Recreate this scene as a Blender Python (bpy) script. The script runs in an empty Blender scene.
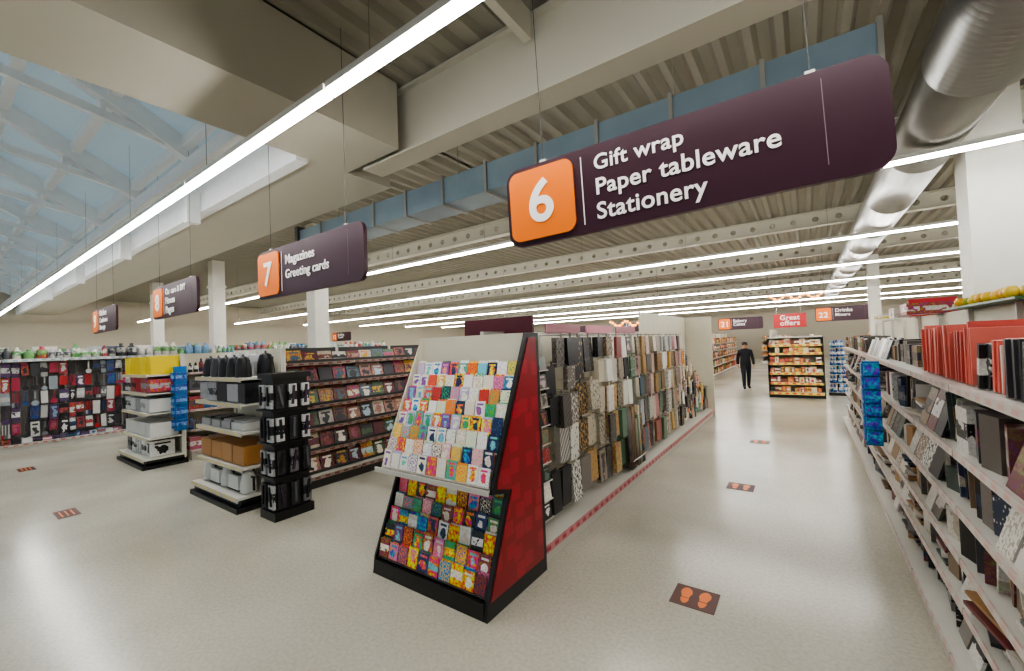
import bpy, math, random
from mathutils import Matrix, Vector
random.seed(7)
R=random.random
def U(a,b): return a+(b-a)*random.random()
def S(r,g,b):
    f=lambda c:(c/255/12.92) if c/255<=0.04045 else ((c/255+0.055)/1.055)**2.4
    return (f(r),f(g),f(b),1.0)
scene=bpy.context.scene
CH=1.9
# ---------------------------------------------------------------- materials
def nt(name):
    m=bpy.data.materials.new(name); m.use_nodes=True
    n=m.node_tree; b=n.nodes['Principled BSDF']; return m,n,b
def mat(name,col,rough=0.5,metal=0.0,var=0.06,scale=6.0,bump=0.0):
    m,n,b=nt(name)
    tc=n.nodes.new('ShaderNodeTexCoord'); no=n.nodes.new('ShaderNodeTexNoise'); no.inputs['Scale'].default_value=scale
    no.inputs['Detail'].default_value=4
    n.links.new(tc.outputs['Object'],no.inputs['Vector'])
    mx=n.nodes.new('ShaderNodeMix'); mx.data_type='RGBA'
    c=col; mx.inputs[6].default_value=tuple(max(0,x*(1-var)) for x in c[:3])+(1,)
    mx.inputs[7].default_value=tuple(min(1,x*(1+var)) for x in c[:3])+(1,)
    n.links.new(no.outputs['Fac'],mx.inputs[0]); n.links.new(mx.outputs[2],b.inputs['Base Color'])
    b.inputs['Roughness'].default_value=rough; b.inputs['Metallic'].default_value=metal
    if bump>0:
        bp=n.nodes.new('ShaderNodeBump'); bp.inputs['Strength'].default_value=bump
        n.links.new(no.outputs['Fac'],bp.inputs['Height']); n.links.new(bp.outputs['Normal'],b.inputs['Normal'])
    return m
def emis(name,col,st):
    m,n,b=nt(name); b.inputs['Base Color'].default_value=col
    b.inputs['Emission Color'].default_value=col; b.inputs['Emission Strength'].default_value=st; return m
def M_(n,op,a,b=None,c=None):
    k=n.nodes.new('ShaderNodeMath'); k.operation=op
    for i,v in enumerate((a,b,c)):
        if v is None: continue
        if isinstance(v,(int,float)): k.inputs[i].default_value=v
        else: n.links.new(v,k.inputs[i])
    return k.outputs[0]
def printmat(name,kind,rough=0.4):
    m,n,b=nt(name)
    a1=n.nodes.new('ShaderNodeAttribute'); a1.attribute_name='c1'
    a2=n.nodes.new('ShaderNodeAttribute'); a2.attribute_name='c2'
    uv=n.nodes.new('ShaderNodeUVMap'); uv.uv_map='UVMap'
    tc=n.nodes.new('ShaderNodeTexCoord')
    sp=n.nodes.new('ShaderNodeSeparateXYZ'); n.links.new(uv.outputs[0],sp.inputs[0])
    u,v=sp.outputs[0],sp.outputs[1]
    no=n.nodes.new('ShaderNodeTexNoise'); no.inputs['Scale'].default_value=14; no.inputs['Detail'].default_value=2
    n.links.new(tc.outputs['Object'],no.inputs['Vector'])
    busy=False
    if kind=='art':
        busy=True
        du=M_(n,'SUBTRACT',u,0.5); dv=M_(n,'SUBTRACT',v,0.42)
        d=M_(n,'SQRT',M_(n,'ADD',M_(n,'MULTIPLY',du,du),M_(n,'MULTIPLY',dv,dv)))
        d=M_(n,'ADD',d,M_(n,'MULTIPLY',M_(n,'SUBTRACT',no.outputs['Fac'],0.5),0.9))
        f1=M_(n,'LESS_THAN',d,0.26)
        tb=M_(n,'MULTIPLY',M_(n,'GREATER_THAN',v,0.76),M_(n,'LESS_THAN',v,0.88))
        tb=M_(n,'MULTIPLY',tb,M_(n,'LESS_THAN',M_(n,'ABSOLUTE',du),0.33))
        fac=M_(n,'MAXIMUM',f1,tb)
    elif kind=='dots':
        vo=n.nodes.new('ShaderNodeTexVoronoi'); vo.inputs['Scale'].default_value=6; vo.inputs['Randomness'].default_value=0.6
        n.links.new(uv.outputs[0],vo.inputs['Vector']); fac=M_(n,'LESS_THAN',vo.outputs['Distance'],0.28)
    elif kind=='stripe':
        fac=M_(n,'GREATER_THAN',M_(n,'FRACT',M_(n,'MULTIPLY',M_(n,'ADD',u,M_(n,'MULTIPLY',v,0.5)),6)),0.5)
    elif kind=='label':
        busy=True
        f1=M_(n,'MULTIPLY',M_(n,'GREATER_THAN',v,0.3),M_(n,'LESS_THAN',v,0.68))
        f2=M_(n,'GREATER_THAN',no.outputs['Fac'],0.42); fac=M_(n,'MULTIPLY',f1,f2)
    elif kind=='leaf':
        wv=n.nodes.new('ShaderNodeTexNoise'); wv.inputs['Scale'].default_value=9; wv.inputs['Detail'].default_value=3
        n.links.new(uv.outputs[0],wv.inputs['Vector']); fac=M_(n,'GREATER_THAN',wv.outputs['Fac'],0.53)
    elif kind=='rail':
        f1=M_(n,'LESS_THAN',M_(n,'FRACT',M_(n,'MULTIPLY',u,7)),0.5)
        f2=M_(n,'LESS_THAN',M_(n,'ABSOLUTE',M_(n,'SUBTRACT',v,0.5)),0.28)
        fac=M_(n,'MULTIPLY',f1,f2)
    else: fac=None
    mx=n.nodes.new('ShaderNodeMix'); mx.data_type='RGBA'
    n.links.new(a1.outputs['Color'],mx.inputs[6]); n.links.new(a2.outputs['Color'],mx.inputs[7])
    if fac is None: mx.inputs[0].default_value=0
    else: n.links.new(fac,mx.inputs[0])
    out=mx.outputs[2]
    if busy:
        n2=n.nodes.new('ShaderNodeTexNoise'); n2.inputs['Scale'].default_value=38; n2.inputs['Detail'].default_value=3
        n.links.new(tc.outputs['Object'],n2.inputs['Vector'])
        hs=n.nodes.new('ShaderNodeHueSaturation')
        n.links.new(M_(n,'ADD',0.5,M_(n,'MULTIPLY',M_(n,'SUBTRACT',n2.outputs['Fac'],0.5),0.7)),hs.inputs['Hue'])
        n3=n.nodes.new('ShaderNodeTexNoise'); n3.inputs['Scale'].default_value=75; n.links.new(tc.outputs['Object'],n3.inputs['Vector'])
        n.links.new(M_(n,'ADD',0.5,M_(n,'MULTIPLY',n3.outputs['Fac'],0.95)),hs.inputs['Value'])
        n.links.new(out,hs.inputs['Color']); out=hs.outputs[0]
    n.links.new(out,b.inputs['Base Color']); b.inputs['Roughness'].default_value=rough
    return m
P_ART=printmat('print_art','art'); P_DOT=printmat('print_dots','dots'); P_STR=printmat('print_stripe','stripe')
P_LAB=printmat('print_label','label'); P_LEAF=printmat('print_leaf','leaf'); P_RAIL=printmat('price_rail','rail',0.35)
P_PLAIN=printmat('print_plain','plain')
WHITE=mat('shelf_white_metal',S(208,205,196),0.4); CREAM=mat('cream_panel',S(216,210,190),0.6)
BLACK=mat('black_metal',S(20,20,22),0.4); DGREY=mat('dark_grey',S(52,50,50),0.5)
RED=mat('red_card',S(178,24,36),0.45,var=0.12,scale=9); MAROON=mat('maroon_sign',S(52,16,34),0.38,var=0.05)
ORANGE=mat('orange_sign',S(240,120,10),0.4,var=0.03); TXT=emis('sign_text_white',(0.9,0.88,0.84,1),0.08)
SEAM=mat('sign_seam',S(130,110,120),0.5)
GALV=mat('galvanised_steel',S(160,160,156),0.36,0.8,var=0.16,scale=3,bump=0.12)
GALVD=mat('duct_steel',S(132,152,166),0.3,0.6,var=0.25,scale=1.5,bump=0.1)
CEIL=mat('ceiling_deck_paint',S(146,142,128),0.75,var=0.05,scale=1.0)
BEAM=mat('beam_paint',S(184,180,165),0.6,var=0.04,scale=1.0)
WALL=mat('wall_paint',S(186,178,160),0.8); COLM=mat('column_paint',S(216,214,204),0.6)
CHROME=mat('chrome',S(200,200,200),0.2,1.0); BLUEP=mat('blue_panel',S(20,110,175),0.45)
BROWN=mat('sticker_brown',S(84,40,28),0.5)
LED=emis('led_tube',(1,0.985,0.95,1),64)
SKYP=emis('skylight_panel',S(156,174,182),0.38)
SKYB=mat('skylight_frame',S(236,238,238),0.6)
def redpanel():
    m,n,b=nt('red_gift_print')
    tc=n.nodes.new('ShaderNodeTexCoord'); sx=n.nodes.new('ShaderNodeSeparateXYZ'); n.links.new(tc.outputs['Object'],sx.inputs[0])
    cb=n.nodes.new('ShaderNodeCombineXYZ'); n.links.new(sx.outputs[1],cb.inputs[0]); n.links.new(sx.outputs[2],cb.inputs[1])
    vo=n.nodes.new('ShaderNodeTexVoronoi'); vo.distance='CHEBYCHEV'; vo.inputs['Scale'].default_value=6.5; vo.inputs['Randomness'].default_value=0.55
    n.links.new(cb.outputs[0],vo.inputs['Vector'])
    r=n.nodes.new('ShaderNodeValToRGB'); r.color_ramp.interpolation='CONSTANT'
    r.color_ramp.elements[0].color=S(166,28,44); r.color_ramp.elements[1].color=S(142,18,32); r.color_ramp.elements[1].position=0.36
    n.links.new(vo.outputs['Distance'],r.inputs[0]); n.links.new(r.outputs[0],b.inputs['Base Color']); b.inputs['Roughness'].default_value=0.35
    return m
REDP=redpanel()
def floormat():
    m,n,b=nt('floor_vinyl')
    tc=n.nodes.new('ShaderNodeTexCoord')
    a=n.nodes.new('ShaderNodeTexNoise'); a.inputs['Scale'].default_value=0.5; a.inputs['Detail'].default_value=6
    c=n.nodes.new('ShaderNodeTexNoise'); c.inputs['Scale'].default_value=40; c.inputs['Detail'].default_value=3
    for k in (a,c): n.links.new(tc.outputs['Object'],k.inputs['Vector'])
    r=n.nodes.new('ShaderNodeValToRGB'); r.color_ramp.elements[0].color=S(180,175,158); r.color_ramp.elements[1].color=S(208,204,190)
    r.color_ramp.elements[0].position=0.3; r.color_ramp.elements[1].position=0.7
    n.links.new(a.outputs['Fac'],r.inputs[0])
    r2=n.nodes.new('ShaderNodeValToRGB'); r2.color_ramp.elements[0].color=(0.86,0.86,0.86,1); r2.color_ramp.elements[1].color=(1.03,1.03,1.03,1)
    r2.color_ramp.elements[0].position=0.3; r2.color_ramp.elements[1].position=0.65
    n.links.new(c.outputs['Fac'],r2.inputs[0])
    mx=n.nodes.new('ShaderNodeMix'); mx.data_type='RGBA'; mx.blend_type='MULTIPLY'; mx.inputs[0].default_value=1
    n.links.new(r.outputs[0],mx.inputs[6]); n.links.new(r2.outputs[0],mx.inputs[7]); n.links.new(mx.outputs[2],b.inputs['Base Color'])
    rr=M_(n,'ADD',M_(n,'MULTIPLY',a.outputs['Fac'],0.12),0.15); n.links.new(rr,b.inputs['Roughness'])
    b.inputs['Specular IOR Level'].default_value=0.55
    bp=n.nodes.new('ShaderNodeBump'); bp.inputs['Strength'].default_value=0.04; n.links.new(a.outputs['Fac'],bp.inputs['Height']); n.links.new(bp.outputs[0],b.inputs['Normal'])
    return m
FLOOR=floormat()
# ---------------------------------------------------------------- mesh builder
W4=(0.8,0.8,0.8,1)
class MB:
    def __init__(s): s.V=[];s.F=[];s.MI=[];s.C=[];s.UV=[];s.SM=[];s.mats=[];s.B=Matrix.Identity(4)
    def mi(s,m):
        if m not in s.mats: s.mats.append(m)
        return s.mats.index(m)
    def face(s,idx,m,c1,c2,uv,sm=False):
        s.F.append(idx); s.MI.append(s.mi(m)); s.C.append((c1,c2)); s.UV.append(uv); s.SM.append(sm)
    def box(s,cx,cy,cz,sx,sy,sz,m,c1=W4,c2=W4,rx=0,ry=0,rz=0,taper=1.0):
        T=s.B@Matrix.Translation((cx,cy,cz))
        if rx or ry or rz: T=T@Matrix.Rotation(rz,4,'Z')@Matrix.Rotation(rx,4,'X')@Matrix.Rotation(ry,4,'Y')
        b=len(s.V)
        for z in (-1,1):
            k=taper if z>0 else 1
            for (x,y) in ((-1,-1),(1,-1),(1,1),(-1,1)):
                s.V.append((T@Vector((x*sx/2*k,y*sy/2*k,z*sz/2)))[:])
        q=[(0,0),(1,0),(1,1),(0,1)]
        for f in ((0,1,5,4),(1,2,6,5),(2,3,7,6),(3,0,4,7),(4,5,6,7),(3,2,1,0)):
            s.face([b+i for i in f],m,c1,c2,q)
    def bx(s,x0,x1,y0,y1,z0,z1,m,c1=W4,c2=W4): s.box((x0+x1)/2,(y0+y1)/2,(z0+z1)/2,abs(x1-x0),abs(y1-y0),abs(z1-z0),m,c1,c2)
    def lathe(s,cx,cy,z0,prof,m,c1=W4,c2=W4,n=12,T=None):
        T=s.B@Matrix.Translation((cx,cy,z0))@(T or Matrix.Identity(4)); b=len(s.V); k=len(prof)
        for (r,z) in prof:
            for i in range(n):
                a=2*math.pi*i/n; s.V.append((T@Vector((r*math.cos(a),r*math.sin(a),z)))[:])
        zt=max(p[1] for p in prof) or 1
        for j in range(k-1):
            for i in range(n):
                i2=(i+1)%n
                s.face([b+j*n+i,b+j*n+i2,b+(j+1)*n+i2,b+(j+1)*n+i],m,c1,c2,[(i/n*2,prof[j][1]/zt),((i+1)/n*2,prof[j][1]/zt),((i+1)/n*2,prof[j+1][1]/zt),(i/n*2,prof[j+1][1]/zt)],True)
        s.face([b+i for i in range(n)][::-1],m,c1,c2,[(0,0)]*n); s.face([b+(k-1)*n+i for i in range(n)],m,c1,c2,[(0,0)]*n)
    def cyl(s,cx,cy,z0,r,h,m,c1=W4,c2=W4,n=10,T=None): s.lathe(cx,cy,z0,[(r,0),(r,h)],m,c1,c2,n,T)
    def prism(s,pts,x0,x1,m,c1=W4,c2=W4):
        b=len(s.V); n=len(pts)
        for x in (x0,x1):
            for (y,z) in pts: s.V.append((s.B@Vector((x,y,z)))[:])
        s.face([b+n+i for i in range(n)],m,c1,c2,[(p[0],p[1]) for p in pts])
        s.face([b+i for i in range(n)][::-1],m,c1,c2,[(p[0],p[1]) for p in pts][::-1])
        for i in range(n):
            j=(i+1)%n; s.face([b+i,b+j,b+n+j,b+n+i],m,c1,c2,[(0,0),(1,0),(1,1),(0,1)])
    def obj(s,name,parent=None):
        me=bpy.data.meshes.new(name); me.from_pydata(s.V,[],s.F)
        for m in s.mats: me.materials.append(m)
        me.polygons.foreach_set('material_index',s.MI); me.polygons.foreach_set('use_smooth',s.SM)
        uv=me.uv_layers.new(name='UVMap'); 
        uv.data.foreach_set('uv',[c for f in s.UV for p in f for c in p])
        for k,nm in enumerate(('c1','c2')):
            a=me.color_attributes.new(nm,'FLOAT_COLOR','CORNER')
            a.data.foreach_set('color',[x for f,cc in zip(s.F,s.C) for _ in f for x in cc[k]])
        me.update(); o=bpy.data.objects.new(name,me); scene.collection.objects.link(o)
        if parent: o.parent=parent
        return o
def empty(name):
    e=bpy.data.objects.new(name,None); scene.collection.objects.link(e); e.empty_display_size=0.2; return e
def faceX(F,y0): return Matrix.Translation((F,y0,0))@Matrix.Rotation(math.pi/2,4,'Z')
def faceNX(F,y1): return Matrix.Translation((F,y1,0))@Matrix.Rotation(-math.pi/2,4,'Z')
def faceNY(x0,F): return Matrix.Translation((x0,F,0))
BRIGHT=[S(*c) for c in [(235,60,50),(250,200,30),(40,140,200),(240,240,235),(240,130,160),(60,170,110),(250,140,40),(20,40,90),(245,240,220),(150,90,170),(120,200,215),(255,250,245),(230,220,200)]]
LIGHTS=[S(*c) for c in [(245,243,235),(250,240,220),(235,225,205),(190,215,225),(240,190,190),(225,235,200),(245,205,90),(235,100,60),(250,160,50),(200,190,220),(245,245,245),(30,50,90),(90,180,160)]]
DARKB=[S(*c) for c in [(30,60,110),(40,110,70),(200,60,50),(240,190,40),(60,140,180),(120,70,130),(230,225,210),(30,40,50),(220,120,150),(80,150,80),(150,60,40)]]
WRAP=[S(*c) for c in [(25,25,28),(235,232,222),(190,150,85),(120,112,105),(150,138,120),(200,190,168),(45,40,42),(190,160,110),(90,84,80),(200,160,160),(60,90,105),(130,100,66),(225,222,212),(60,56,54),(150,50,50),(90,120,96)]]
STAT=[S(*c) for c in [(28,28,30),(205,200,190),(130,108,84),(62,60,64),(176,168,152),(46,56,76),(96,90,84),(110,56,54),(215,212,205),(30,32,36),(70,84,78),(120,116,110),(160,122,80),(190,186,178)]]
MAGS=[S(*c) for c in [(150,40,45),(190,170,150),(60,50,60),(170,70,90),(80,100,120),(200,190,180),(100,30,40),(200,150,60),(40,40,50),(70,100,70),(170,120,100),(120,60,40)]]
HOME=[S(*c) for c in [(170,50,50),(50,90,140),(215,215,210),(40,40,44),(130,165,180),(90,70,105),(60,60,66),(225,225,222),(180,90,110),(90,90,98),(40,60,100),(200,200,196)]]
KIT=[S(*c) for c in [(176,40,46),(40,70,130),(36,36,40),(60,60,66),(190,190,188),(84,60,100),(44,44,50),(150,160,168),(110,112,118),(160,44,70),(170,40,44),(215,213,208)]]
GROC=[S(*c) for c in [(200,50,40),(235,190,60),(230,225,210),(180,120,60),(60,120,60),(240,140,40),(140,40,40),(70,90,140),(245,240,225),(120,80,50)]]
def pk(p): return random.choice(p)
def box_row(mb,x0,x1,y,z,depth,hmax,pal,w=(0.07,0.2),h=(0.55,0.95),kinds=(P_ART,P_LAB,P_PLAIN),tilt=0.0,gap=0.01,skip=0.04):
    x=x0
    while x<x1-w[0]:
        ww=min(U(*w),x1-x); hh=hmax*U(*h)
        if R()>skip:
            mb.box(x+ww/2,y+depth/2+U(0,0.03),z+hh/2+0.002,ww-gap,depth*0.9,hh,pk(kinds),pk(pal),pk(pal),rz=U(-tilt,tilt))
        x+=ww
def bottle_row(mb,x0,x1,y,z,pal,r=(0.03,0.045),h=(0.18,0.27)):
    x=x0
    while x<x1-0.08:
        rr=U(*r); hh=U(*h); c1,c2=pk(pal),pk(pal)
        for k in range(random.randint(1,3)):
            if x>x1-0.08: break
            mb.lathe(x+rr,y+rr+0.03,z+0.002,[(rr,0),(rr,hh*0.65),(rr*0.45,hh*0.82),(rr*0.42,hh*0.84),(rr*0.42,hh)],P_LAB,c1,c2,8)
            x+=rr*2+0.01
def leaner_row(mb,x0,x1,y,z,h,pal,depth=0.2,t=(0.012,0.04),lean=0.15,kinds=(P_PLAIN,P_PLAIN,P_LAB)):
    x=x0
    while x<x1-0.05:
        tt=U(*t); hh=h*U(0.75,1.0); c=pk(pal); kk=pk(kinds); ll=U(-lean,lean)*0.4
        for k in range(random.randint(2,6)):
            if x>x1-0.05: break
            mb.box(x+tt/2,y+depth/2+U(0,0.03),z+hh/2+0.006,tt*0.9,depth*U(0.85,1),hh*U(0.97,1),kk,c,pk(pal),ry=ll+U(-.02,.02))
            x+=tt
        if R()<0.25: x+=U(0.02,0.05)
def facing_tier(mb,x0,x1,y,z,w,h,pal,pal2=None,kinds=(P_ART,P_ART,P_DOT),rx=-0.25,th=0.006,jit=0.012,gap=0.012):
    n=max(1,int((x1-x0)/w)); ww=(x1-x0)/n
    for i in range(n):
        hh=h*U(0.88,1.08); c1=pk(pal); c2=pk(pal2 or pal)
        mb.box(x0+(i+.5)*ww+U(-jit,jit)*0.3,y+math.sin(-rx)*hh/2,z+math.cos(rx)*hh/2,ww-gap-U(0,0.01),th,hh,pk(kinds),c1,c2,rx=rx,rz=U(-.03,.03),ry=U(-.03,.03))
def hang_grid(mb,x0,x1,y,zs,w,pal,kinds,d=(0.01,0.05),fill=0.95,handles=True):
    n=max(1,int((x1-x0)/w)); ww=(x1-x0)/n
    for i in range(n):
        c1,c2=pk(pal),pk(pal)
        for (z0,z1) in zs:
            if R()<0.4: c1,c2=pk(pal),pk(pal)
            if R()>fill: continue
            h=(z1-z0)*U(0.78,0.95); dd=U(*d); k=pk(kinds); cx=x0+(i+.5)*ww
            mb.box(cx,y+dd/2+U(0,0.07),z1-0.04-h/2,ww*U(.8,.95),dd,h,k,c1,c2,ry=U(-.03,.03),rx=U(-.05,.03))
            if handles: mb.box(cx,y+dd/2+0.02,z1-0.02,0.035,0.004,0.05,P_PLAIN,c1)
            mb.box(cx,y+0.16,z1-0.012,0.006,0.34,0.006,CHROME)
RG=S(200,194,184)
def frame(mb,L,H,depth,shelves,base=0.16,rail=RG,rail2=S(214,150,150),step=0.08,back=CREAM,kick=WHITE,railh=0.035):
    mb.bx(0,L,depth,depth+0.03,0.0,H,back)
    mb.bx(0,L,0.03,depth,0,base-0.03,kick)
    mb.bx(0,L,0.0,depth,base-0.03,base,WHITE)
    n=max(1,round(L/1.0))
    for i in range(n): mb.bx(L*i/n+0.01,L*(i+1)/n-0.01,-0.012,-0.0005,base-railh-0.012,base,P_RAIL,rail,rail2)
    for i in range(n+1):
        x=min(max(L*i/n,0.02),L-0.02); mb.bx(x-0.015,x+0.015,depth-0.03,depth-0.0005,base,H,WHITE)
    for z in shelves:
        d0=step
        mb.bx(0,L,d0,depth-0.001,z-0.025,z,WHITE)
        for i in range(n):
            mb.bx(L*i/n+0.01,L*(i+1)/n-0.01,d0-0.012,d0-0.0005,z-railh,z+0.005,P_RAIL,rail,rail2)
            mb.prism([(d0+0.05,z-0.03),(depth-0.03,z-0.12),(depth-0.03,z-0.025)][::-1],L*i/n+0.005,L*i/n+0.012,WHITE)
# ---------------------------------------------------------------- room shell
X0,X1,Y0,Y1=-32,12,-8,42
m=MB(); m.bx(X0,X1,Y0,Y1,-0.1,0,FLOOR); m.obj('floor')
m=MB(); m.bx(X0,X1,Y1,Y1+0.2,0,5.4,WALL); m.obj('wall_back')
m=MB(); m.bx(X0-0.2,X0,Y0,Y1,0,9,WALL); m.obj('wall_left')
m=MB(); m.bx(X1,X1+0.2,Y0,Y1,0,5.4,WALL); m.obj('wall_right')
OX=-5.15; OY=2.9; ZD=5.25; ZS=4.4
m=MB()
def deck(xa,xb,ya,yb):
    x=xa; p=0.3
    while x<xb-0.01:
        pr=[(0,0),(0.05,0.08),(0.17,0.08),(0.22,0),(0.3,0)]
        for (a,za),(b_,zb) in zip(pr[:-1],pr[1:]):
            i=len(m.V); m.V+= [(x+a,ya,ZD+za),(x+a,yb,ZD+za),(x+b_,yb,ZD+zb),(x+b_,ya,ZD+zb)]
            m.face([i,i+1,i+2,i+3],CEIL,W4,W4,[(0,0)]*4)
        x+=p
deck(OX,X1,Y0,Y1); deck(X0,OX,OY,Y1)
m.bx(X0,X1,OY,Y1,5.35,5.4,CEIL); m.bx(OX,X1,Y0,OY,5.35,5.4,CEIL)
m.obj('ceiling')
m=MB(); m.bx(OX,-4.05,Y0,3.45,ZS,5.24,BEAM); m.obj('soffit_beam')
m=MB(); m.bx(X0+.01,OX,2.9,4.2,ZS,5.24,BEAM)
m.bx(X0+.01,OX,2.74,2.895,ZS-0.05,ZS+0.28,SKYB); m.bx(X0+.01,OX,2.8,2.895,ZS+0.28,5.5,SKYB)
for x in (-8.4,-12.4,-17,-22): m.bx(x,x+0.14,2.55,2.735,ZS-0.25,ZS+0.3,SKYB)
m.bx(X0+.01,OX-0.3,2.2,2.28,4.55,4.75,SKYB)
m.obj('skylight_fascia_beam')
e=empty('ceiling_beams')
m=MB(); y=3.7; xa=-4.9
m.bx(xa,X1-0.1,y-0.16,y+0.16,ZS,ZS+0.03,BEAM); m.bx(xa,X1-0.1,y-0.09,y+0.09,ZS+0.03,5.2,BEAM); m.bx(xa,X1-0.1,y-0.16,y+0.16,5.2,5.24,BEAM)
m.obj('beam',e)
BZ0,BZ1=4.82,5.22
for y in (8.9,14.1,19.3,24.5,29.7,35):
    m=MB(); xa=X0+0.1
    m.bx(xa,X1-0.1,y-0.12,y+0.12,BZ0,BZ0+0.02,BEAM); m.bx(xa,X1-0.1,y-0.12,y+0.12,BZ1-0.02,BZ1,BEAM)
    x=xa; p=0.5
    while x<X1-0.6:
        zc=(BZ0+BZ1)/2; hz=0.19; b=len(m.V)
        out=[(p/2,0),(p/2,hz),(0,hz),(-p/2,hz),(-p/2,0),(-p/2,-hz),(0,-hz),(p/2,-hz)]
        inn=[(0.075*math.cos(k*math.pi/4),0.075*math.sin(k*math.pi/4)) for k in range(8)]
        for (a,c) in out+inn: m.V.append((x+p/2+a,y,zc+c))
        for k in range(8): m.face([b+k,b+(k+1)%8,b+8+(k+1)%8,b+8+k],BEAM,W4,W4,[(0,0)]*4)
        x+=p
    m.obj('beam',e)
for x in (-2.2,0.6,3.6,6.6,9.4):
    m=MB(); m.bx(x,x+0.09,Y0+0.1,3.53,4.95,5.24,BEAM); m.obj('purlin',e)
# skylight lantern
m=MB(); rise=8.6-5.3; run=2.9+3.2
def slope(y): return 5.3+(2.9-y)/run*rise
ang=math.atan2(rise,run); Ls=math.hypot(rise,run)
i=len(m.V); m.V+=[(X0,2.9,5.5),(OX,2.9,5.5),(OX,-3.2,8.8),(X0,-3.2,8.8)]; m.face([i+3,i+2,i+1,i],SKYP,W4,W4,[(0,0)]*4)
i=len(m.V); m.V+=[(X0,-8,5.5),(OX,-8,5.5),(OX,-3.2,8.8),(X0,-3.2,8.8)]; m.face([i,i+1,i+2,i+3],SKYP,W4,W4,[(0,0)]*4)
i=len(m.V); m.V+=[(OX,2.9,5.2),(OX,-3.2,8.8),(OX,-8,5.2)]; m.face([i,i+1,i+2],SKYB,W4,W4,[(0,0)]*3)
x=-5.6
while x>X0+0.3:
    m.box(x,(2.9-3.2)/2,(5.3+8.6)/2-0.02,0.2,Ls,0.3,SKYB,rx=-ang)
    m.box(x,0.0,5.9,0.1,5.2,0.12,SKYB,rx=-0.18)
    for yy,zt in ((1.6,5.95),(0.2,6.7),(-1.3,7.5)): m.bx(x-.03,x+.03,yy-.03,yy+.03,5.9-0.18*(yy)-0.0,zt,SKYB)
    x-=2.9
for k in range(0,7):
    yy=2.6-run*k/7; m.box((X0+OX)/2,yy,slope(yy)+0.06,OX-X0-0.1,0.14,0.18,SKYB)
m.box((X0+OX)/2,-3.2,8.55,abs(X0-OX)-.1,0.2,0.3,SKYB)
m.obj('skylight_1')
e=empty('led_strip_lights')
def led(y,xa,xb,z=3.96):
    m=MB(); x=xa
    while x<xb:
        xe=min(x+2.97,xb); m.bx(x,xe,y-0.03,y+0.03,z-0.02,z+0.015,LED); m.bx(x,xe,y-0.05,y+0.05,z+0.016,z+0.07,WHITE)
        m.bx(x+0.5,x+0.505,y-0.003,y+0.003,z+0.07,ZD-0.01,CHROME); x+=3.0
    m.obj('led_strip',e)
led(1.89,-30,8)
for y in (6.93,11.7,16.2,20.9,25.7,30.4,35.0): led(y,-30,11)
for (x,y,w) in ((-10.4,6.0,0.38),(-16.8,6.0,0.38),(2.05,8.1,0.5),(-23.2,6.0,0.38),(2.5,24,0.4)):
    m=MB(); m.bx(x-w/2,x+w/2,y-w/2,y+w/2,0,ZD-.01,COLM)
    m.bx(x-w/2-.02,x+w/2+.02,y-w/2-.02,y+w/2+.02,0,0.12,DGREY); m.bx(x-w/2-.03,x+w/2+.03,y-w/2-.03,y+w/2+.03,4.3,4.38,COLM)
    m.obj('support_column')
m=MB(); x=-8.4
while x<0.0:
    m.bx(x,x+0.78,4.5,5.0,4.04,4.42,GALVD); m.bx(x+0.78,x+0.82,4.47,5.03,4.01,4.45,GALV); x+=0.82
m.bx(-8.5,-8.4,4.45,5.05,3.97,4.5,DGREY)
for x in (-7,-4,-1): m.bx(x,x+.01,4.48,4.49,4.4,ZD-.01,CHROME)
m.obj('rectangular_air_duct')
m=MB(); Tm=Matrix.Rotation(-math.pi/2,4,'X')
prof=[]; y=0
while y<30:
    prof+=[(0.36,y),(0.36,y+2.35),(0.368,y+2.36),(0.368,y+2.4)]; y+=2.41
m.lathe(1.41,5.6,4.43,prof,GALV,n=32,T=Tm)
prof=[]; y=0
while y<1.65:
    prof+=[(0.39,y),(0.42,y+0.04),(0.39,y+0.08)]; y+=0.081
m.lathe(1.45,3.95,4.44,prof,GALV,n=28,T=Tm)
prof=[]; y=0
while y<4:
    prof+=[(0.27,y),(0.30,y+0.04),(0.27,y+0.08)]; y+=0.081
m.lathe(1.5,4.7,4.85,prof,GALV,n=24,T=Matrix.Rotation(math.pi/2,4,'Y'))
m.obj('round_air_duct')
# ---------------------------------------------------------------- signs
def rounded(w,h,r,n=8):
    pts=[]
    for (cx,cy,a0) in ((w/2-r,h/2-r,0),(-w/2+r,h/2-r,90),(-w/2+r,-h/2+r,180),(w/2-r,-h/2+r,270)):
        for k in range(n+1):
            a=math.radians(a0+90*k/n); pts.append((cx+r*math.cos(a),cy+r*math.sin(a)))
    return pts
def plate(name,w,h,r,th,material,parent,loc):
    pts=rounded(w,h,r); n=len(pts); V=[(x,-th/2,z) for x,z in pts]+[(x,th/2,z) for x,z in pts]
    F=[list(range(n)),list(range(n,2*n))[::-1]]+[[i+n,(i+1)%n+n,(i+1)%n,i] for i in range(n)]
    me=bpy.data.meshes.new(name); me.from_pydata(V,[],F); me.materials.append(material)
    o=bpy.data.objects.new(name,me); scene.collection.objects.link(o); o.parent=parent; o.location=loc; return o
def text(body,width,parent,loc,name='lettering',bold=0.014,size=None):
    c=bpy.data.curves.new(name,'FONT'); c.body=body; c.size=1; c.offset=bold; c.extrude=0.003; c.space_character=1.04; c.materials.append(TXT)
    o=bpy.data.objects.new(name,c); scene.collection.objects.link(o); o.parent=parent
    o.rotation_euler=(math.pi/2,0,0); o.location=loc
    bpy.context.view_layer.update(); s=size or width/max(o.dimensions.x,0.01)
    o.scale=(s,s,1); return o
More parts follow.
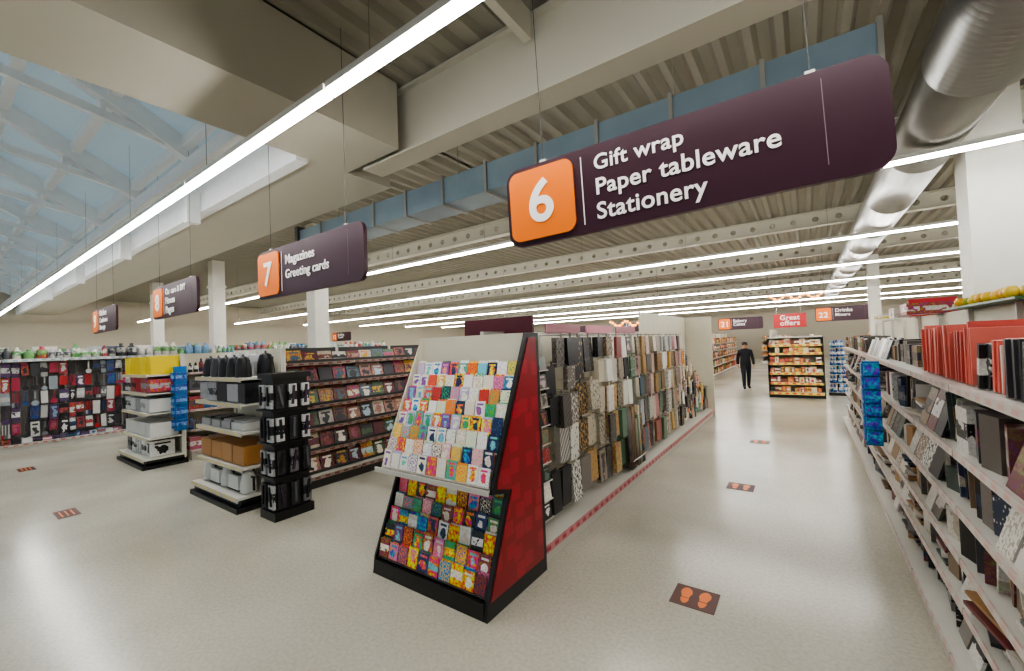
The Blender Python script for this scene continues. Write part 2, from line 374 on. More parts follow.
def aisle_sign(cx,cy,cz,w,h,num,lines,rz=0,ry=0,hang=ZD):
    e=bpy.data.objects.new('aisle_sign',None); scene.collection.objects.link(e)
    e.location=(cx,cy,cz); e.rotation_euler=(0,ry,rz)
    plate('board',w,h,0.10,0.04,MAROON,e,(0,0,0))
    sq=h*0.88; plate('number_tile',sq,sq,0.07,0.012,ORANGE,e,(-w/2+sq/2+0.03,-0.027,0))
    ns=sq*(0.38 if len(num)==1 else 0.6)
    text(num,ns,e,(-w/2+sq/2+0.03-ns*0.55,-0.036,-sq*0.26),name='number',bold=0.018)
    m=MB(); x=-w/2+sq+0.085; m.bx(x,x+0.006,-0.024,-0.0205,-h*0.4,h*0.4,TXT)
    m.bx(w/2-0.26,w/2-0.2565,-0.022,-0.0205,-h*0.36,h*0.42,SEAM)
    for xx in (-w*0.36,w*0.36): m.bx(xx,xx+0.004,-0.002,0.002,h/2-0.01,hang-cz-0.02,DGREY); m.bx(xx-0.02,xx+0.024,-0.01,0.01,h/2-0.01,h/2+0.02,WHITE)
    m.obj('hanger',e)
    z=h*0.2 if len(lines)==3 else h*0.12
    for i,(t,wd) in enumerate(lines): text(t,wd,e,(x+0.09,-0.024,z-i*h*0.285))
    return e
aisle_sign(-0.69,2.6,2.925,2.15,0.57,'6',[('Gift wrap',0.55),('Paper tableware',1.02),('Stationery',0.66)],rz=0.06,ry=-0.03)
aisle_sign(-4.56,2.5,2.885,2.2,0.59,'7',[('Magazines',0.62),('Greeting cards',0.90)],rz=0.0)
aisle_sign(-8.75,2.5,2.9,2.1,0.57,'8',[('Car care & DIY',0.95),('Fitness',0.45),('Pages',0.4)])
aisle_sign(-13.4,2.5,2.86,2.1,0.57,'9',[('Kitchen',0.6),('Cookware',0.7),('Storage',0.5)])
aisle_sign(-3.1,27.5,2.66,2.3,0.7,'21',[('Bakery',0.7),('Cakes',0.6)])
aisle_sign(1.6,27.5,2.9,2.3,0.75,'22',[('Drinks',0.7),('Mixers',0.6)])
aisle_sign(-25,16,2.9,2.1,0.57,'12',[('Bedding',0.7),('Towels',0.6)])
# ---------------------------------------------------------------- gift wrap gondola (centre)
e=empty('gift_wrap_gondola')
m=MB(); m.B=faceX(-1.9,3.07); L=8.0
frame(m,L,2.0,0.58,[],base=0.17,rail=S(200,130,130),rail2=S(170,40,66),railh=0.05)
m.B=faceNX(-3.12,11.07); frame(m,L,2.0,0.58,[0.55,0.95,1.35],base=0.17)
m.B=Matrix.Identity(4)
m.bx(-3.1,-1.88,11.08,11.14,0,2.42,CREAM)
m.bx(-2.53,-2.49,3.07,11.07,2.0,2.04,WHITE)
m.bx(-2.5,-2.47,7.6,11.07,2.0,2.42,CREAM)
m.obj('shelving',e)
m=MB(); m.B=faceX(-1.9,3.07)
for z in [0.3+0.17*i for i in range(9)]:
    facing_tier(m,0.04,0.32,0.1,z,0.14,0.13,WRAP+LIGHTS[:3],rx=-0.15)
    m.bx(0.02,0.33,0.09,0.14,z-0.01,z,WHITE)
x=0.36
hang_grid(m,x,x+0.62,0.08,[(0.26,0.7),(0.68,1.1),(1.08,1.42),(1.4,1.72),(1.68,2.0)],0.2,[WRAP[0],WRAP[1],WRAP[0],WRAP[6],WRAP[3]],(P_LEAF,P_DOT,P_STR,P_LEAF),d=(0.03,0.1)); x+=0.62
hang_grid(m,x,x+0.55,0.1,[(0.28,0.7),(0.68,1.1),(1.1,1.5),(1.5,2.0)],0.22,[WRAP[2],WRAP[3],WRAP[11],WRAP[5],WRAP[0]],(P_PLAIN,P_DOT,P_LEAF,P_LEAF),d=(0.03,0.1)); x+=0.55
while x<5.0:
    w=U(0.5,0.9); t=R()
    if t<0.5: hang_grid(m,x,x+w,0.08,[(0.25,0.65),(0.65,1.05),(1.05,1.4),(1.4,1.72),(1.7,2.0)],0.17,WRAP,(P_LEAF,P_DOT,P_PLAIN,P_STR,P_ART),d=(0.02,0.12))
    else:
        xx=x; c=pk(WRAP);c2=pk(WRAP)
        while xx<x+w-0.05:
            if R()<0.3: c=pk(WRAP);c2=pk(WRAP)
            for yy in (0.07,0.16):
                m.cyl(xx+0.03,yy+U(-.01,.02),0.19,0.026,U(0.62,0.82),pk((P_STR,P_LEAF,P_PLAIN)),c,c2,8,T=Matrix.Rotation(U(-.05,.05),4,'Y')@Matrix.Rotation(U(-.06,0),4,'X'))
            xx+=0.062
        m.bx(x,x+w,0.025,0.029,0.3,0.32,CHROME)
        hang_grid(m,x,x+w,0.12,[(1.02,1.4),(1.4,1.72),(1.7,2.0)],0.16,WRAP,(P_PLAIN,P_DOT,P_LEAF,P_ART),d=(0.01,0.08))
    x+=w
while x<L-0.2:
    zt=max(0.75,1.95-(x-5.0)*0.5); zz=zt-0.26; 
    while zz>0.2:
        hang_grid(m,x,x+0.2,0.08,[(zz,zz+0.26)],0.1,LIGHTS+WRAP,(P_ART,P_DOT,P_PLAIN),d=(0.01,0.05)); zz-=0.27
    x+=0.2
m.obj('gift_wrap_stock',e)
m=MB(); MAR=S(110,24,50); PNK=S(205,110,130)
m.bx(-3.02,-2.15,3.4,3.43,2.0,2.18,P_PLAIN,S(80,20,34))
for i in range(3): m.bx(-2.485,-2.47,4.2+i*1.1,5.1+i*1.1,2.03,2.14,P_PLAIN,pk([MAR,PNK,S(150,60,80)]))
m.obj('header_boards',e)
# ---------------------------------------------------------------- greeting card end stand
e=empty('greeting_card_stand')
m=MB(); xa,xb=-3.12,-1.87
prof=[(2.23,0.0),(3.04,0.0),(3.04,2.0),(2.86,2.0),(2.37,0.93),(2.34,0.84),(2.52,0.80),(2.25,0.14)]
m.prism(prof,xb-0.03,xb,BLACK)
m.prism([(2.23,0.0),(3.04,0.0),(3.04,0.80),(2.52,0.80),(2.25,0.14)],xa,xa+0.02,BLACK)
m.prism([(2.52,0.801),(3.04,0.801),(3.04,2.0),(2.86,2.0),(2.37,0.93),(2.34,0.84)],xa,xa+0.015,CREAM)
m.prism([(2.27,0.12),(2.99,0.12),(2.99,1.96),(2.88,1.96),(2.40,0.92),(2.395,0.865),(2.57,0.815)],xb+0.001,xb+0.006,REDP)
m.prism([(2.23,0.0),(3.0,0.0),(3.0,0.12),(2.23,0.12)],xa+0.03,xb-0.03,BLACK)
m.bx(xa+0.016,xb-0.03,2.86,2.9,1.74,2.0,CREAM)
m.bx(xa+0.03,xb-0.03,3.0,3.035,0.12,2.0,CREAM); m.bx(xa+0.03,xb-0.03,2.9,3.0,1.97,2.0,CREAM)
m.bx(xa+.02,xb-.03,2.3,2.9,0.85,0.87,WHITE); m.bx(xa-0.01,xb-0.0,2.285,2.298,0.845,0.885,WHITE)
m.box((xa+xb)/2,2.63,1.31,xb-xa-0.08,0.012,0.98,WHITE,rx=-math.atan2(0.46,0.84))
m.box((xa+xb)/2,2.5,0.46,xb-xa-0.08,0.012,0.74,DGREY,rx=-math.atan2(0.32,0.64))
for i in range(8):
    z=0.885+i*0.107; y=2.33+i*0.06; m.bx(xa+0.035,xb-0.035,y-0.004,y+0.05,z-0.004,z,WHITE)
for i in range(6):
    z=0.14+i*0.113; y=2.26+i*0.056; m.bx(xa+0.035,xb-0.035,y-0.004,y+0.05,z-0.004,z,DGREY)
m.obj('stand_frame',e)
m=MB()
for i in range(8):
    z=0.887+i*0.107; y=2.345+i*0.06
    p=BRIGHT+LIGHTS+LIGHTS+DARKB[:5] if i>=2 else LIGHTS[:3]+LIGHTS
    for k in range(2): facing_tier(m,xa+0.02,xb-0.035,y+0.012*k,z+0.004*k,0.108,0.135,p,BRIGHT,kinds=(P_ART,P_ART,P_ART,P_DOT,P_LEAF),rx=-0.22,th=0.004,gap=0.004)
for i in range(6):
    z=0.142+i*0.113; y=2.275+i*0.056
    for k in range(2): facing_tier(m,xa+0.03,xb-0.035,y+0.016*k,z,0.112,0.145,DARKB+BRIGHT[:6],BRIGHT,kinds=(P_ART,P_ART,P_LEAF,P_LAB),rx=-0.22,th=0.007,gap=0.005)
m.obj('greeting_cards',e)
# ---------------------------------------------------------------- stationery gondola (right)
e=empty('stationery_gondola')
m=MB(); L=9.8; m.B=faceNX(0.56,11.0); SH=[0.42,0.68,0.95,1.25,1.6]
frame(m,L,2.06,0.6,SH,base=0.17,rail2=S(205,165,160),step=0.06)
m.B=faceX(1.79,1.2); frame(m,L,2.06,0.58,[0.6,1.0,1.4],base=0.17)
m.obj('shelving',e)
m=MB(); m.B=faceNX(0.56,11.0)
leaner_row(m,0,3.6,0.1,1.6,0.24,STAT,depth=0.25)
for k in range(3): facing_tier(m,3.6,5.2,0.12+0.06*k,1.6,0.2,0.22,STAT,rx=-0.3,th=0.02,kinds=(P_PLAIN,P_LAB,P_DOT))
box_row(m,5.2,6.9,0.14,1.6,0.3,0.25,[STAT[0],STAT[3],STAT[6],STAT[2],STAT[11]],w=(0.08,0.2),kinds=(P_PLAIN,P_PLAIN,P_LAB),skip=0)
CORAL=[S(206,92,80),S(214,108,94),S(198,84,74)]
leaner_row(m,6.9,8.0,0.1,1.6,0.33,CORAL,depth=0.3,t=(0.012,0.025),lean=0.3,kinds=(P_PLAIN,))
leaner_row(m,8.0,8.2,0.1,1.6,0.26,[STAT[1],STAT[8],STAT[0]],depth=0.3,lean=0.5)
leaner_row(m,8.2,9.7,0.1,1.6,0.27,CORAL+[STAT[0],STAT[1],STAT[3]],depth=0.3,t=(0.015,0.03),lean=0.45,kinds=(P_PLAIN,))
for (z,h) in ((1.25,0.31),(0.95,0.27),(0.68,0.24),(0.42,0.23),(0.17,0.22)):
    x=0.0
    while x<L-0.25:
        w=min(U(0.2,0.5),L-x); t=R()
        m.box(x+w/2,0.47,z+h*0.38,w*0.96,0.12,h*0.74,pk((P_PLAIN,P_LAB)),pk(STAT),pk(STAT))
        if t<0.25: leaner_row(m,x,x+w,0.1,z,h*0.9,STAT,depth=0.28,t=(0.008,0.028),lean=0.7)
        elif t<0.6: box_row(m,x,x+w,0.07,z,0.3,h*0.85,STAT,w=(0.09,0.22),tilt=0.35,kinds=(P_PLAIN,P_LAB,P_ART,P_DOT),skip=0)
        elif t<0.72:
            zz=z+0.012
            for k in range(random.randint(4,9)): m.box(x+w/2+U(-.02,.02),0.23+U(-.04,.03),zz,w*0.85,0.28,0.018,P_PLAIN,pk(STAT),rz=U(-.15,.15)); zz+=0.021
        else:
            for k in range(3): facing_tier(m,x,x+w,0.08+0.06*k,z,0.18,h*0.9,STAT+[S(225,222,215)],rx=-0.3,th=0.015,kinds=(P_PLAIN,P_LAB,P_DOT,P_LEAF))
        x+=w
box_row(m,2.0,5.0,0.3,2.061,0.4,0.13,[S(150,40,40),S(190,170,60),STAT[1]],w=(0.2,0.4),kinds=(P_ART,P_LAB),skip=0.5)
for i in range(60): 
    xx=U(5.8,7.2); m.lathe(xx,U(0.5,0.8),2.076,[(0.02,0),(0.04,0.025),(0.042,0.05),(0.025,0.075)],P_PLAIN,pk([S(225,185,40),S(215,160,30),S(160,170,50),S(220,190,60)]),W4,8)
m.bx(5.7,7.3,0.45,0.85,2.061,2.075,P_PLAIN,S(60,100,60))
m.obj('stationery_stock',e)
m=MB(); m.bx(1.0,1.4,6.7,6.72,2.06,2.26,P_PLAIN,S(190,28,36)); m.bx(1.05,1.35,6.695,6.699,2.18,2.21,TXT); m.bx(1.05,1.28,6.695,6.699,2.11,2.14,TXT); m.obj('promotion_board',e)
m=MB(); 
m.bx(0.42,0.545,5.15,5.165,0.83,1.62,BLUEP)
for i in range(6): m.box(0.482,5.12-0.01*R(),0.92+i*0.125,0.11,0.04,0.11,P_LAB,S(20,110,180),S(60,140,205),ry=U(-.1,.1))
for i in range(6): m.box(0.44,5.24,0.92+i*0.125,0.05,0.12,0.11,P_LAB,S(20,110,180),S(60,140,205))
m.bx(0.43,0.46,5.166,5.30,0.83,1.62,BLUEP)
m.obj('hanging_display_strip',e)
# ---------------------------------------------------------------- magazine gondola
e=empty('magazine_gondola')
m=MB(); L=8.3; m.B=faceX(-5.68,2.87)
frame(m,L,1.98,0.58,[0.5,0.82,1.14,1.46,1.76],base=0.17,rail=S(150,130,120),rail2=S(120,60,60),back=DGREY,step=0.1,kick=DGREY)
m.B=faceNX(-6.9,11.17); frame(m,L,1.98,0.58,[0.5,0.9,1.3],base=0.17)
m.obj('shelving',e)
m=MB(); m.B=faceX(-5.68,2.87)
for z in (0.18,0.505,0.825,1.145,1.465,1.765):
    for k in range(3 if z<1.7 else 1): facing_tier(m,0.02,L-0.02,0.14+0.07*k,z+0.03*k,0.225,0.24 if z<1.7 else 0.17,MAGS,MAGS+LIGHTS[:4],kinds=(P_ART,P_LAB,P_ART),rx=-0.3,th=0.012)
    m.bx(0.02,L-0.02,0.11,0.118,z,z+0.04,DGREY)
m.obj('magazines',e)
# ---------------------------------------------------------------- appliance end units
def kettle(mb,x,y,z,c,s=1.0):
    mb.lathe(x,y,z+0.003,[(0.075*s,0),(0.08*s,0.02),(0.075*s,0.12*s),(0.055*s,0.2*s),(0.05*s,0.21*s),(0.012*s,0.225*s),(0.012*s,0.245*s)],P_PLAIN,c,W4,14)
    for (a,b,w,h) in ((0.11,0.18,0.06,0.018),(0.13,0.11,0.018,0.14)):
        mb.box(x+a*s,y,z+b*s,w*s,0.02*s,h*s,P_PLAIN,S(30,30,32))
    mb.box(x-0.075*s,y,z+0.17*s,0.05*s,0.03*s,0.03*s,P_PLAIN,c,ry=0.5)
def toaster(mb,x,y,z,c):
    mb.box(x,y,z+0.1,0.3,0.17,0.17,P_PLAIN,c,taper=0.92); mb.box(x,y,z+0.008,0.31,0.18,0.015,P_PLAIN,S(25,25,28))
    for k in (-.035,.035): mb.box(x,y+k,z+0.187,0.22,0.022,0.004,P_PLAIN,S(15,15,15))
    mb.box(x+0.155,y,z+0.12,0.02,0.04,0.02,P_PLAIN,S(20,20,20))
def end_unit(name,x0,x1,y0,seed=1,yel=False):
    random.seed(seed)
    e=empty(name); m=MB(); m.B=faceNY(x0,y0); L=x1-x0; D=0.62
    frame(m,L,1.98,D-0.05,[0.52,0.95,1.3,1.62],base=0.18,kick=BLACK,rail2=S(225,205,120),step=0.06,railh=0.045)
    m.bx(0,L,0.02,D,0,0.1,BLACK); m.bx(-0.02,L+0.02,-0.03,D,0.0,0.06,BLACK)
    m.obj('shelving',e); m=MB(); m.B=faceNY(x0,y0)
    A=[S(25,25,28),S(225,225,222),S(170,170,172),S(60,60,64)]
    x=0.14
    while x<L-0.15:
        if yel: m.box(x,0.3,0.18+0.13,0.22,0.35,0.26,pk((P_ART,P_LAB)),pk([S(235,235,230),S(120,120,124)]),pk(A))
        elif R()<.6 or x>L-0.35: kettle(m,x,0.18,0.18,pk(A[1:3]),1.15); kettle(m,x,0.42,0.18,pk(A[1:3]),1.15)
        else: toaster(m,x,0.2,0.18,A[1])
        x+=0.29
    for z,pal in ((0.52,[S(190,138,78),S(180,128,70)] if not yel else [S(225,225,220),S(190,195,200)]),(0.95,[A[1],A[1],A[2]]),(1.3,[S(230,228,222),S(40,40,44),S(180,180,185)] if not yel else [S(190,40,40),S(225,225,220),S(190,50,44)])):
        x=0.03
        while x<L-0.2:
            w=min(U(0.26,0.36),L-x); 
            if z==0.95 and not yel: m.box(x+w/2,0.28,z+0.05,w*0.85,0.34,0.09,P_PLAIN,pk([A[1],A[2]])); m.box(x+w/2,0.28,z+0.11,w*0.7,0.3,0.03,P_PLAIN,pk(A[2:]))
            else: m.box(x+w/2,0.3,z+0.13,w-0.015,0.4,0.25*U(.85,1.0),pk((P_PLAIN,P_LAB)) if z!=.52 else P_PLAIN,pk(pal),pk([S(60,50,44),S(120,80,44)] if z==.52 else A))
            x+=w
    if yel:
        box_row(m,0.02,L,0.08,1.62,0.45,0.34,[S(235,205,20),S(240,215,40)],w=(0.25,0.35),kinds=(P_PLAIN,P_PLAIN),h=(0.9,1),skip=0)
    else:
        x=0.14
        while x<L-0.12:
            kettle(m,x,0.2,1.62,pk([A[0],A[0],A[3]]),1.2); kettle(m,x+0.05,0.45,1.62,pk([A[0],A[2],A[2]]),1.35); x+=0.26
    m.obj('small_appliances',e)
    return e
end_unit('kettle_display_unit',-7.12,-5.66,2.2,seed=3)
e=end_unit('appliance_box_display_unit',-10.9,-9.33,2.2,seed=5,yel=True)
m=MB(); m.bx(-9.325,-9.25,2.62,2.8,0.6,1.75,BLUEP)
for i in range(5): m.bx(-9.25,-9.21,2.63,2.79,0.65+i*0.21,0.8+i*0.21,P_LAB,S(30,90,160),S(110,150,205)); m.bx(-9.32,-9.26,2.58,2.618,0.65+i*0.21,0.8+i*0.21,P_LAB,S(30,90,160),S(110,150,205))
m.obj('side_display_panel',e)
random.seed(11)
e=empty('hair_styler_tower'); m=MB(); xa,xb,ya,yb=-5.33,-4.98,2.30,2.76
m.bx(xa,xb,ya,yb,0,0.1,BLACK); m.bx(xa+.04,xb-.04,ya+.03,yb-.03,0.1,1.62,BLACK); m.bx(xa,xb,ya,yb,1.62,1.68,BLACK)
for z in (0.48,0.86,1.24): m.bx(xa,xb+0.02,ya-0.02,yb,z,z+0.02,BLACK)
m.obj('tower_frame',e); m=MB()
for i in range(4):
    z=0.12+i*0.38
    for j in range(3):
        y=ya+0.09+j*0.15
        m.box(xb-0.02,y,z+0.15,0.03,0.09,0.27,P_LAB,pk([S(210,210,210),S(50,50,54),S(120,120,124)]),S(40,40,46))
        m.box(xb+0.005,y,z+0.16,0.02,0.025,0.22,P_PLAIN,pk([S(20,20,22),S(90,90,95),S(60,40,60)]),rx=U(-.2,.2))
    for j in range(2):
        x=xa+0.1+j*0.17
        m.box(x,ya+0.01,z+0.15,0.11,0.03,0.27,P_LAB,pk([S(190,190,192),S(50,50,56)]),S(40,40,46)); m.box(x,ya-0.012,z+0.16,0.025,0.02,0.22,P_PLAIN,S(20,20,22),ry=U(-.2,.2))
m.obj('hair_stylers',e)
def plain_gondola(name,stock,xl,xr,y0,y1,pal,H=1.98,shelves=(0.55,0.92,1.28,1.62),seed=1,both=True):
    random.seed(seed)
    e=empty(name); m=MB(); d=(xr-xl)/2-0.03
    m.B=faceX(xr,y0); frame(m,y1-y0,H,d,shelves,base=0.17)
    m.B=faceNX(xl,y1); frame(m,y1-y0,H,d,shelves,base=0.17)
    m.obj('shelving',e); m=MB()
    for k,B in enumerate((faceX(xr,y0),faceNX(xl,y1))):
        if k and not both: continue
        m.B=B
        for z in (0.17,)+tuple(shelves):
            if R()<0.5: box_row(m,0,y1-y0,0.1,z,0.3,0.28,pal,w=(0.1,0.24),kinds=(P_ART,P_LAB,P_DOT))
            else: bottle_row(m,0,y1-y0,0.1,z,pal)
    m.obj(stock,e); return e
plain_gondola('homeware_gondola','boxed_goods',-10.64,-9.36,2.9,11,HOME,seed=21)
random.seed(31); e=empty('kitchenware_gondola'); m=MB(); L=13.0; m.B=faceX(-14.0,-2.0); frame(m,L,1.98,0.5,[],base=0.17,back=mat('peg_panel',S(120,116,114),0.6),rail2=S(200,110,110))
m.bx(0,L,0.02,0.5,1.98,2.0,WHITE)
for i in range(13): m.bx(i+0.01,i+0.99,0.0,0.012,1.95,2.01,P_RAIL,S(215,215,210),S(140,170,190))
m.obj('shelving',e); m=MB(); m.B=faceX(-14.0,-2.0)
x=0.05
while x<L-0.1:
    w=U(0.1,0.17); pal=KIT
    for (z0,z1) in ((0.25,0.6),(0.6,0.95),(0.95,1.28),(1.28,1.6),(1.6,1.92)):
        if R()<0.06: continue
        h=(z1-z0)*U(0.65,1.0); t=R(); c=pk(pal)
        if t<0.25:
            m.box(x+w/2,0.16,z1-h*0.35,0.022,0.012,h*0.7,P_PLAIN,c)
            m.cyl(x+w/2,0.17,z0+h*0.28,w*0.38,0.03,P_PLAIN,c,c,12,T=Matrix.Rotation(math.pi/2,4,'X'))
        elif t<0.4:
            for q in (-.3,0,.3): m.box(x+w/2+q*w,0.14+U(0,.06),z1-h/2,0.016,0.012,h,P_PLAIN,c); m.box(x+w/2+q*w,0.14,z1-h*.85,0.035,0.012,h*.28,P_PLAIN,pk(pal))
        else: m.box(x+w/2,0.14+U(0,.12),z1-h/2,w*0.85,0.04,h,pk((P_LAB,P_ART,P_PLAIN)),c,pk(HOME),ry=U(-.06,.06))
        m.bx(x+w/2-0.003,x+w/2+0.003,0.1,0.5,z1-0.005,z1,CHROME)
    x+=w
bottle_row(m,0.05,L,0.1,2.0,[S(100,160,90),S(200,200,198),S(210,208,200),S(90,90,96),S(110,150,180),S(180,60,56)],r=(0.05,0.1),h=(0.15,0.34))
box_row(m,0,L,0.22,2.0,0.2,0.3,[S(100,150,90),S(60,110,160),S(190,195,200),S(210,210,205),S(230,228,220)],w=(0.12,0.4))
box_row(m,0,L,0.05,0.17,0.3,0.12,HOME)
m.obj('kitchen_utensils',e)
plain_gondola('household_gondola','household_goods',-19.5,-18.2,-2,11,HOME+[S(90,170,80)],seed=41)
plain_gondola('toy_gondola','toys',-24.5,-23.2,-1,11,BRIGHT,seed=42)
# ---------------------------------------------------------------- rear zone
plain_gondola('grocery_gondola','groceries',-4.9,-3.5,17.5,30,GROC,H=2.1,seed=51)
plain_gondola('grocery_gondola','groceries',-0.95,0.35,15.7,30,GROC,H=1.8,seed=52)
plain_gondola('grocery_gondola','groceries',2.6,3.9,14.5,30,GROC,H=2.1,seed=53)
for i,xc in enumerate((-8.6,-12.6,-16.6,-20.6)): plain_gondola('grocery_gondola','groceries',xc-0.65,xc+0.65,16,30,GROC,H=2.0,seed=60+i,both=False)
plain_gondola('grocery_gondola','groceries',-7.2,-5.9,33,40,GROC,H=2.3,seed=66)
plain_gondola('grocery_gondola','groceries',-2.6,-1.3,33,40,GROC,H=2.3,seed=67)
random.seed(71); e=empty('bakery_end_display'); m=MB(); m.B=faceNY(-0.98,15.05); frame(m,1.36,1.82,0.58,[0.45,0.75,1.05,1.35,1.6],base=0.17,rail=S(245,225,120),rail2=S(230,60,40),kick=BLACK,railh=0.06); 
m.bx(-0.02,0.0,0,0.6,0,1.82,BLACK); m.bx(1.36,1.38,0,0.6,0,1.82,BLACK); m.bx(0,1.36,0.0,0.6,1.8,1.84,WHITE); m.obj('shelving',e)
m=MB(); m.B=faceNY(-0.98,15.05)
for z in (0.17,0.45,0.75,1.05,1.35,1.6): box_row(m,0.02,1.34,0.09,z,0.3,0.2,[S(240,225,190),S(200,80,50),S(230,180,90),S(250,240,225),S(120,60,40)],w=(0.1,0.16),kinds=(P_LAB,P_ART))
m.obj('packaged_cakes',e)
e=empty('promotion_hanging_sign')
m=MB(); m.bx(-1.45,0.05,27.5,27.56,2.3,3.05,P_PLAIN,S(186,28,36)); m.bx(-1.3,-1.29,27.52,27.53,3.05,5.2,CHROME); m.bx(-.2,-.19,27.52,27.53,3.05,5.2,CHROME); m.obj('board',e)
text('Great',0.9,e,(-1.15,27.49,2.72)); text('offers',0.9,e,(-1.15,27.49,2.42))
for xx in (-9.5,-14,5.5): aisle_sign(xx,27.5,2.8,2.3,0.6,'2',[('Tins',0.5),('Pasta',0.6)])
m=MB(); bl=[S(40,110,190),S(90,160,215),S(30,80,150)]
m.bx(0.5,1.0,15.95,16.45,0,0.08,BLACK); m.cyl(0.75,16.2,0.08,0.03,1.6,BLACK)
for lv in range(6):
    z=0.1+lv*0.27; m.cyl(0.75,16.2,z-0.012,0.25-0.012*lv,0.012,WHITE,n=16)
    for k in range(9):
        a=k*2*math.pi/9; rr=0.19-0.012*lv
        m.lathe(0.75+rr*math.cos(a),16.2+rr*math.sin(a),z,[(0.045,0),(0.05,0.12),(0.02,0.18),(0.02,0.22)],P_LAB,pk(bl),W4,8)
m.obj('water_bottle_stand')
random.seed(5); WARM=emis('warm_bulb',(1,0.38,0.08,1),5)
for (cx,cy,cz,w) in ((-6.3,18.5,2.75,2.2),(-0.3,22,3.6,2.0)):
    m=MB()
    for i in range(20):
        a=i/19; xx=cx-w/2+w*a; zz=cz-0.22*math.sin(a*math.pi*3)**2
        m.lathe(xx,cy,zz,[(0.02,0),(0.05,0.03),(0.05,0.07),(0.02,0.10)],WARM,n=8)
        m.box(xx,cy,zz+0.11,w/19+0.01,0.008,0.008,BLACK)
    for s in (-1,1): m.bx(cx+s*w/2-.004,cx+s*w/2+.004,cy-.004,cy+.004,cz,ZD-.01,BLACK)
    m.obj('string_lights')
# ---------------------------------------------------------------- floor stickers
def sticker(x,y,rot=0,feet=True,w=0.3,d=0.27):
    m=MB(); m.B=Matrix.Translation((x,y,0))@Matrix.Rotation(rot,4,'Z')
    m.bx(-w/2,w/2,-d/2,d/2,0.0005,0.003,BROWN)
    if feet:
        for s in (-1,1):
            b=len(m.V); n=24
            for k in range(n):
                a=2*math.pi*k/n; cy=0.105*math.sin(a); wd=0.03+0.014*max(0,math.sin(a))**0.7-0.008*math.exp(-((cy+0.02)/0.025)**2)
                m.V.append((m.B@Vector((s*0.062+wd*math.cos(a)*1.15+s*0.004*math.sin(a),cy,0.0045)))[:])
            m.face([b+k for k in range(n)],ORANGE,W4,W4,[(0,0)]*n)
            m.bx(s*0.062-0.026,s*0.062+0.026,-0.034,-0.028,0.0046,0.005,BROWN)
    else:
        for k in range(3): m.bx(-w*0.35,w*0.35,-0.06+k*0.05,-0.045+k*0.05,0.003,0.0035,ORANGE)
    m.obj('floor_sticker')
sticker(-0.75,3.26); sticker(-0.76,5.97); sticker(-0.76,8.66)
sticker(-7.7,1.06,feet=False,w=0.4,d=0.2); sticker(-11.6,1.1,feet=False,w=0.4,d=0.2)
# ---------------------------------------------------------------- shopper
def skin(name,verts,edges,radii,mats,assign,parent,root=0):
    me=bpy.data.meshes.new(name); me.from_pydata(verts,edges,[]); o=bpy.data.objects.new(name,me); scene.collection.objects.link(o)
    o.modifiers.new('s','SKIN'); sv=me.skin_vertices[0].data
    for i,r in enumerate(radii): sv[i].radius=r if isinstance(r,tuple) else (r,r)
    sv[root].use_root=True
    ss=o.modifiers.new('d','SUBSURF'); ss.levels=2; ss.render_levels=2
    dg=bpy.context.evaluated_depsgraph_get(); nm=bpy.data.meshes.new_from_object(o.evaluated_get(dg)); o.modifiers.clear(); o.data=nm
    nm.materials.clear()
    for k in mats: nm.materials.append(k)
    for p in nm.polygons: p.material_index=assign(p.center); p.use_smooth=True
    o.parent=parent; return o
COAT=mat('dark_coat',S(24,24,30),0.8); TROU=mat('dark_trousers',S(30,32,44),0.85); SKIN=mat('skin',S(196,142,116),0.6); SHOE=mat('shoes',S(30,28,28),0.6); HAIR=mat('hair',S(40,28,22),0.7)
p=bpy.data.objects.new('shopper',None); scene.collection.objects.link(p)
V=[(0,0,.93),(0,0,1.08),(0,.01,1.27),(0,.01,1.39),(0,0,1.46),(0,-.015,1.535),(0,-.01,1.61)]
Rr=[(.175,.135),(.165,.13),(.185,.135),(.14,.10),.058,.074,.084]
E=[(0,1),(1,2),(2,3),(3,4),(4,5),(5,6)]
for s,sw in ((1,0.08),(-1,-0.08)):
    b=len(V)
    V+=[(s*.18,.01,1.36),(s*.235,.04-sw*.5,1.11),(s*.235,-.03-sw,.88)]; Rr+=[.075,.06,.042]; E+=[(3,b),(b,b+1),(b+1,b+2)]
    b=len(V)
    V+=[(s*.09,0,.84),(s*.095,-.03+sw,.48),(s*.095,.02+sw*1.6,.10),(s*.11,-.12+sw*1.6,.045)]; Rr+=[.105,.075,.055,.045]; E+=[(0,b),(b,b+1),(b+1,b+2),(b+2,b+3)]
def asg(c):
    if c.z<0.12: return 3
    if c.z<0.78 and abs(c.x)<0.2: return 1
    if c.z>1.46: return 2
    return 0
skin('body',V,E,Rr,[COAT,TROU,SKIN,SHOE],asg,p)
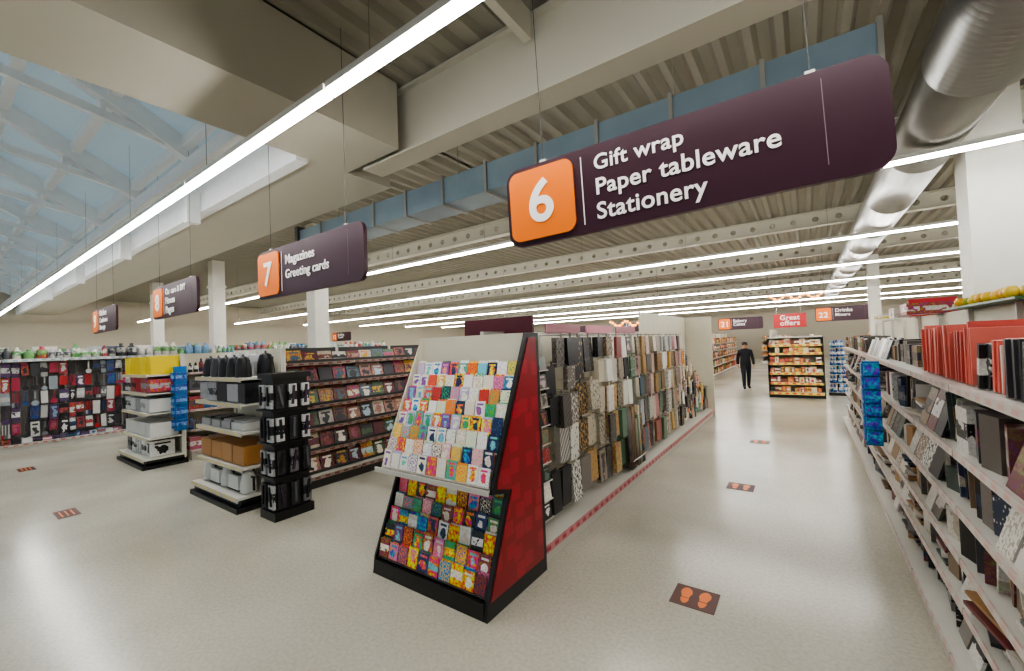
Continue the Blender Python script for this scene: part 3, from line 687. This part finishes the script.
for s,sw in ((1,0.08),(-1,-0.08)):
    w=Vector((s*.235,-.03-sw,.885)); V=[w[:],(w+Vector((0,-.01,-.08)))[:]]; Rr=[.022,(.034,.016)]; E=[(0,1)]
    for k,(dy,l) in enumerate(((-.027,.065),(-.009,.075),(.009,.07),(.027,.055))):
        b=len(V); V+=[(w+Vector((0,dy-.01,-.10)))[:],(w+Vector((-s*.01,dy-.015,-.10-l*.5)))[:],(w+Vector((-s*.03,dy-.015,-.10-l*.9)))[:]]; Rr+=[.009,.008,.007]; E+=[(1,b),(b,b+1),(b+1,b+2)]
    b=len(V); V+=[(w+Vector((-s*.01,-.045,-.06)))[:],(w+Vector((-s*.015,-.055,-.10)))[:]]; Rr+=[.010,.008]; E+=[(0,b),(b,b+1)]
    skin('hand',V,E,Rr,[SKIN],lambda c:0,p)
m=MB()
m.lathe(0,0.0,1.60,[(0.088,-.03),(0.098,0.0),(0.094,.05),(0.07,.085),(0.03,.1)],HAIR,n=16,T=Matrix.Translation((0,0.018,0)))
m.box(0,-.105,1.575,.022,.03,.04,SKIN,taper=.6)
for s in (-1,1):
    m.box(s*.032,-.092,1.60,.022,.01,.01,WHITE); m.box(s*.032,-.098,1.60,.01,.006,.01,BLACK); m.box(s*.09,0,1.58,.016,.03,.05,SKIN)
m.box(0,-.092,1.535,.04,.01,.008,RED)
m.obj('head_details',p)
p.location=(-1.83,17.2,0); p.rotation_euler=(0,0,0.3)
# ---------------------------------------------------------------- camera
Xc=Vector((592,32.5,417.2)).normalized(); Yc=Vector((294,1.5,-417.2)).normalized()
Yc=(Yc-Xc*Yc.dot(Xc)).normalized(); Zc=Xc.cross(Yc)
Rm=Matrix((Xc,Yc,Zc))
cam=bpy.data.cameras.new('camera'); co=bpy.data.objects.new('camera',cam); scene.collection.objects.link(co)
co.matrix_world=Matrix.Translation((0,0,CH))@Rm.to_4x4()
cam.sensor_width=36; cam.lens=417.2/1024*36; cam.clip_start=0.05; cam.clip_end=200
scene.camera=co
w=bpy.data.worlds.new('world'); scene.world=w; w.use_nodes=True; bg=w.node_tree.nodes['Background']
bg.inputs[0].default_value=(0.84,0.91,1.0,1); bg.inputs[1].default_value=0.7
scene.view_settings.view_transform='AgX'
try: scene.view_settings.look='AgX - Medium High Contrast'
except Exception: pass
scene.view_settings.exposure=0.0
